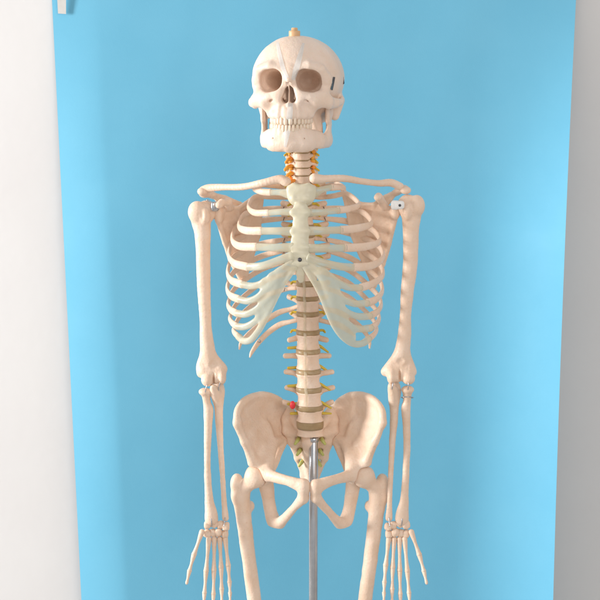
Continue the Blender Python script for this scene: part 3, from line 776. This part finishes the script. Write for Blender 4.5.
# ---- arm bones
def bone(name, segs, pad=12, h=.6, noise=.22, k=3, balls=(), subs=(), sc=None):
    P = [W(*p[:3]) for sg in segs for p in sg]
    for b_ in balls: P += [W(*b_[:3])-np.array(b_[3:]), W(*b_[:3])+np.array(b_[3:])]
    v = Vol(P, pad, h)
    for sg in segs:
        q = crom([np.append(W(*p[:3]), p[3]) for p in sg], 5); v.poly(q[:, :3], q[:, 3], k, sc=sc)
    for (x, y, d, rx, ry, rz) in balls: v.ell(W(x, y, d), (rx, ry, rz), k)
    for (x, y, d, rx, ry, rz) in subs: v.ell(W(x, y, d), (rx, ry, rz), 1.5, 'sub')
    v.noise(noise, 9); v.noise(noise*.4, 3); V, Fc = v.mesh(2); return link(name, V, Fc, M['bone'], SK)
bone('upper_arm_bone', [[(201, 221, 12, 9.6), (202.5, 232, 10, 8.2), (203, 250, 9, 7.1), (203.4, 268, 8, 6.9), (204, 290, 6, 6.5), (205.5, 320, 4, 5.8), (206.5, 338, 3, 6.6), (208, 352, 3, 7.6), (209.5, 362, 3, 7.6)],
                        [(205, 355, 3, 5), (201.5, 366, 3, 5.2), (201.5, 373, 2, 4.8)], [(210, 355, 3, 5.5), (219, 365, 3, 5.4), (223, 369, 4, 4.6)], [(204, 371, 0, 6), (220, 372, 0, 5.8)]],
     balls=[(206, 211.5, 15, 10.6, 11, 11), (197.2, 212, 8, 9.2, 9, 11), (205, 216, 3, 5, 5, 8), (207.5, 380, -5, 6.4, 7, 6.4), (215.5, 378.5, -2, 4, 7, 5.6), (222, 378, -3, 4.2, 8, 6.6)],
     subs=[(201.8, 215, -3.4, 2.0, 3, 8), (213.6, 380.5, -9, 1.0, 6, 8), (214.5, 365, -6, 5, 3.6, 4.5)])
bone('upper_arm_bone', [[(411.5, 217, 12, 9.6), (411, 228, 10, 8.2), (410.7, 248, 9, 7.5), (410, 268, 8, 7.2), (407.5, 290, 6, 6.5), (405.5, 315, 4, 5.8), (404.5, 334, 3, 6.6), (402.5, 350, 3, 7.6), (401, 360, 3, 7.6)],
                        [(405, 353, 3, 5), (409, 364, 3, 5.2), (412, 372, 2, 4.8)], [(400, 353, 3, 5.5), (391.5, 364, 3, 5.0), (385.5, 371.5, 4, 4.9)], [(392, 371, 0, 6), (409, 371, 0, 5.8)]],
     balls=[(407.5, 206.5, 14, 10.4, 11, 12), (416.5, 206, 8, 8.4, 9, 11), (407.5, 212, 3, 4.6, 5, 8), (408.5, 378.5, -5, 6.6, 7, 6.4), (398, 377, -2, 4, 7, 5.6), (391.5, 377, -3, 4.6, 8, 7.4)],
     subs=[(412.2, 211, -3.2, 2.0, 3, 8), (399.8, 376, -9, 1.1, 6, 9), (400.5, 362, -6, 5, 3.6, 4.5)])
bone('forearm_bone', [[(218.5, 387.5, 8, 6.0), (218.5, 393, 3, 6.4), (218.6, 404, 2, 4.8), (219, 418, 0, 4.0), (220, 440, -2, 3.2), (222, 468, -4, 2.8), (224, 500, -6, 2.6), (225.4, 518, -8, 3.6)],
                 [(213.5, 387.5, -9, 3.4), (215, 392.5, -5, 5.2), (218, 402, 0, 4.6)]], pad=10)
bone('forearm_bone', [[(206, 395.5, -4, 4.2), (207, 403, -3, 3.7), (208.5, 410, -3, 4.8), (208.2, 424, -4, 4.3), (207.6, 446, -5, 3.5), (207.5, 470, -7, 3.4), (209, 498, -9, 4.2), (211, 512, -10, 6.2), (211.5, 519, -10, 7)]],
     balls=[(205.3, 391.8, -5, 6.6, 6.4, 4.0)], pad=10)
bone('forearm_bone', [[(394, 386.5, 8, 6.2), (394.5, 392.5, 3, 6.6), (394.3, 403, 2, 5.0), (394, 418, 0, 4.1), (392.5, 440, -2, 3.3), (391, 468, -4, 2.8), (389.7, 500, -6, 2.6), (389, 518, -8, 3.6)],
                 [(391, 386.5, -9, 3.2), (393, 391.5, -5, 5.2), (394, 402, 0, 4.8)]], pad=10)
bone('forearm_bone', [[(407.3, 394, -4, 4.3), (407, 402, -3, 3.9), (406, 409, -3, 4.6), (406.5, 424, -4, 3.8), (407, 446, -5, 3.5), (406, 470, -7, 3.4), (404.5, 498, -9, 4.2), (402.5, 512, -10, 6.2), (402, 519, -10, 7)]],
     balls=[(407.6, 389.6, -5, 6.5, 6.2, 4.0)], pad=10)
for x in (407.4,):
    V, Fc = tube([W(x+6*math.cos(t), 397.5+.6*math.sin(t), -4+5*math.sin(t)) for t in np.linspace(0, 2*math.pi, 17)], [.45]*17, n=2, seg=6); link('wire_ring', V, Fc, M['steel'], SK)

# ---- elbow and wrist fittings
for pts in (((207, 385, -13), (206, 388.5, -13.5), (205.5, 392, -13)), ((220, 383, -12), (219, 386.5, -11), (218.5, 391, -8)),
            ((408.3, 383, -13.5), (408.4, 386, -14), (408, 389.5, -13)), ((393, 383, -13), (392.6, 386, -14), (392, 389, -13)),
            ((211, 519, -17), (211.5, 522, -17.5), (212, 526, -16)), ((402, 519, -17), (402, 522, -17.5), (401.5, 526, -16)),
            ((225, 518, -12), (224.5, 522, -14), (224, 526, -16)), ((389, 518, -12), (389.3, 522, -14), (390, 526, -16))):
    V, Fc = tube(WL(pts), [.55]*3, seg=8); link('joint_wire', V, Fc, M['steel'], SK)

# ---- hands
def hand(side, xr, xu):
    """xr / xu: photo x of the wrist under radius and ulna"""
    o = 1 if xu > xr else -1
    carp = []
    for i, (fx, y) in enumerate((lambda q: [(a, b-2.5) for a, b in q])(((.0, 527), (.36, 526), (.72, 527.5), (1.02, 529), (-.02, 536), (.3, 535.5), (.62, 535), (.98, 536.5)))):
        v = Vol([W(xr+(xu-xr)*fx, y, -11)], 8, .55); v.ell(W(xr+(xu-xr)*fx, y, -11+(i % 3)), (3.8, 4, 4.2), 1, p=2.6); v.noise(.7, 3); carp.append(v.mesh(1))
    V0, F0 = carp[0]
    h = link('hand', V0, F0, M['bone'], SK)
    for V1, F1 in carp[1:]: link('wrist_bone', V1, F1, M['bone'], h)
    fing = [(-.30, 534, -.62, (26, 17, 13), -16), (.08, 541, -.16, (35, 22, 13, 9), -12), (.38, 541, -.03, (34, 24, 15, 10), -11), (.68, 541, .08, (31, 22, 14, 10), -11), (.98, 541, .2, (29, 17, 11, 9), -11)]
    for k, (fx, y0, sp, Ls, d0) in enumerate(fing):
        p = W(xr+(xu-xr)*fx, y0, d0); ang = sp*.55
        for j, Ln in enumerate(Ls):
            curl = .10+.22*j if k else .15+.12*j
            dv = np.array([o*math.sin(ang)*math.cos(curl), -math.sin(curl), -math.cos(ang)*math.cos(curl)])
            e = p+dv*(Ln-1.4); r = 2.5-.3*j
            pts = [p, p+dv*Ln*.18, p+dv*Ln*.5, p+dv*Ln*.8, e]
            V, Fc = tube(pts, [r*1.15, r, r*.68, r*.85, r*1.12 if j < len(Ls)-1 else r*.7], n=3, seg=12, up=(0, 1, 0)); link('finger_bone', V-np.array([0, 0, -2.5]), Fc, M['bone'], h)
            p = p+dv*Ln; ang *= .8
hand(-1, 207.5, 225.5); hand(1, 406, 388.5)

# ---- pelvis
def mir(p, s): return p if s < 0 else (619.4-p[0],)+tuple(p[1:])
for s in (-1, 1):
    m = lambda *p: W(*mir(p, s))
    crest = [m(285, 407, 48), m(279, 400.5, 42), m(270, 396, 34), m(260, 395, 24), m(250, 397.5, 10), m(241.5, 404, -4), m(237, 413, -15), m(236.8, 423, -20)]
    ant = [m(236.8, 423, -20), m(240.5, 433, -17), m(244.5, 442, -15), m(249, 452, -10), m(254, 464, -6)]
    si = [m(285, 407, 48), m(284.5, 418, 42), m(282.5, 430, 38), m(285.5, 439, 38)]
    arc = [m(285, 438, 38), m(276, 443, 22), m(271, 454, 6), m(268, 468, -8)]
    F0 = m(262, 424, 26); F1 = m(262, 446, 10)
    v = Vol(crest+ant+si+arc+[m(310, 530, -42), m(240, 500, 20)], 12, .65)
    def fan(ring, c, r): v.fan(crom(ring, 3), c, r+.4, 4)
    fan(crest, F0, 1.7); fan(ant[:3], F0, 1.8); fan(si, F0, 2.0); v.tri(ant[2], F0, F1, 1.8, 4); v.tri(si[-1], F0, F1, 2.0, 4)
    fan(ant[2:], F1, 2.4); fan(arc, F1, 2.4); v.tri(F1, ant[-1], arc[-1], 3, 4); v.tri(F0, F1, m(250, 436, 0), 2.4, 6); v.ell(m(263, 434, 22), (10, 4, 14), 8)
    v.poly(crom(crest, 5), [3.2]*len(crom(crest, 5)), 4); qa = crom([np.append(p, r) for p, r in zip(ant, [3.2, 2.6, 3.0, 3.8, 6])], 5); v.poly(qa[:, :3], qa[:, 3], 4)
    v.poly(si, [2.6, 2.6, 2.6, 2.8], 4); qa = crom(arc, 5); v.poly(qa, np.linspace(3, 5, len(qa)), 5)
    v.ell(m(262, 472, 0), (13, 13, 14), 6)
    qa = crom([np.append(m(*p[:3]), p[3]) for p in ((266, 474, -10, 7), (276, 477.5, -21, 5), (289, 481, -32, 4.8), (303, 487, -38, 6.4))], 5); v.poly(qa[:, :3], qa[:, 3], 4, sc=(1, 1.2, .9))
    v.poly([m(304, 485, -38), m(303.6, 498, -36)], [5.4, 4.8], 4)
    qa = crom([np.append(m(*p[:3]), p[3]) for p in ((303, 498, -35, 5), (294, 508, -25, 4), (286, 517, -13, 4.4), (278, 524, -1, 6), (272.5, 519, 8, 7), (269.5, 505, 13, 6.4), (266, 484, 10, 8))], 5); v.poly(qa[:, :3], qa[:, 3], 4, sc=(1, 1.25, .9))
    v.poly([m(284, 442, 34), m(274, 462, 18), m(266, 476, 8)], [3.6, 5, 7], 4)
    hc = m(256, 476, -3)
    v.ell(hc+np.array([s*3, -3, -1]), (13, 13, 13), 2, 'sub')
    v.poly([m(286.5, 411, 39), m(281.5, 420, 35), m(281, 430, 33.5), m(287, 440, 33)], [1.1, 1.1, 1.1, 1.0], 1, 'sub')
    v.blur(3); v.noise(.4, 9); v.noise(.12, 3)
    V, Fc = v.mesh(2); link('hip_bone', V, Fc, M['bone'], SK)
    # thigh bone
    v = Vol([m(232, 470, -12), m(285, 735, 20)], 14, .8)
    v.ell(hc, (11.6, 11.6, 11.6), 3)
    v.poly([hc, m(245, 488, 3), m(240, 496, 6)], [8, 7, 8.5], 5)
    v.ell(m(237, 484, 8), (7, 9, 11), 4); v.ell(m(250, 506, 12), (5, 5, 6), 4)
    q = crom([np.append(p, r) for p, r in ((m(241, 496, 6), 9), (m(244, 520, 5), 8), (m(249, 560, 2), 7.3), (m(257, 620, 0), 7.3), (m(263, 670, 2), 8.5), (m(267, 705, 4), 12))], 5)
    v.poly(q[:, :3], q[:, 3], 4)
    for dx in (-11, 10): v.ell(m(268+dx, 718, 6), (11, 17, 14), 5)
    v.noise(.4, 8); V, Fc = v.mesh(2); link('thigh_bone', V, Fc, M['bone'], SK)
# sacrum
v = Vol(WL([(282, 400, 10), (338, 500, 60)]), 6, .6)
ctr = W(310.3, 441, 20)
ring = WL([(310, 428, 14), (298, 424, 20), (290, 410, 36), (285.5, 420, 33), (285.5, 431, 33), (291, 442, 36), (298, 458, 44), (304, 476, 48), (310, 488, 44),
           (316, 476, 48), (325, 458, 44), (330, 442, 36), (335, 431, 33), (335, 420, 33), (330.5, 410, 36), (322, 424, 20), (310, 428, 14)])
for i in range(len(ring)-1): v.tri(ring[i], ring[i+1], ctr+np.array([0, 10, 0]), 3.2, 4)
v.cyl(W(310.3, 431.5, 14), 14.2, 11, 8, .08)
v.poly(WL([(310.2, 440, 22), (310.2, 455, 34), (310, 470, 42)]), [9, 7, 5], 4)
for s in (-1, 1):
    v.poly([W(310+s*12, 424.5, 22), W(310+s*22, 416, 36)], [4, 4.5], 5)
    v.poly([W(310+s*9, 420, 30), W(310+s*10, 414, 28)], [3, 2.6], 3)
for y, xx, d in ((440, 12.5, 29), (451, 10.5, 37), (462, 8.5, 43)):
    v.poly(WL([(310-9, y-5.5, d-9), (310+9, y-5.5, d-9)]), [.5, .5], 2, 'sub')
    for s in (-1, 1): v.ell(W(310+s*xx, y, d-4), (3.0, 8, 2.6), 2, 'sub')
v.noise(.4, 6); V, Fc = v.mesh(2); sac = link('sacrum', V, Fc, M['bone'], SK)
for y, xx, d in ((440, 12.5, 28), (451, 10.5, 35), (462, 8.5, 41)):
    for s in (-1, 1):
        V, Fc = tube(WL([(310+s*(xx-1), y-1.5, d), (310+s*xx, y+.5, d-7), (310+s*(xx+2.5), y+4, d-9)]), [2.0, 2.1, 1.4], seg=10); link('nerve', V, Fc, M['sacral nerve'], sac)

scene.render.engine = 'CYCLES'
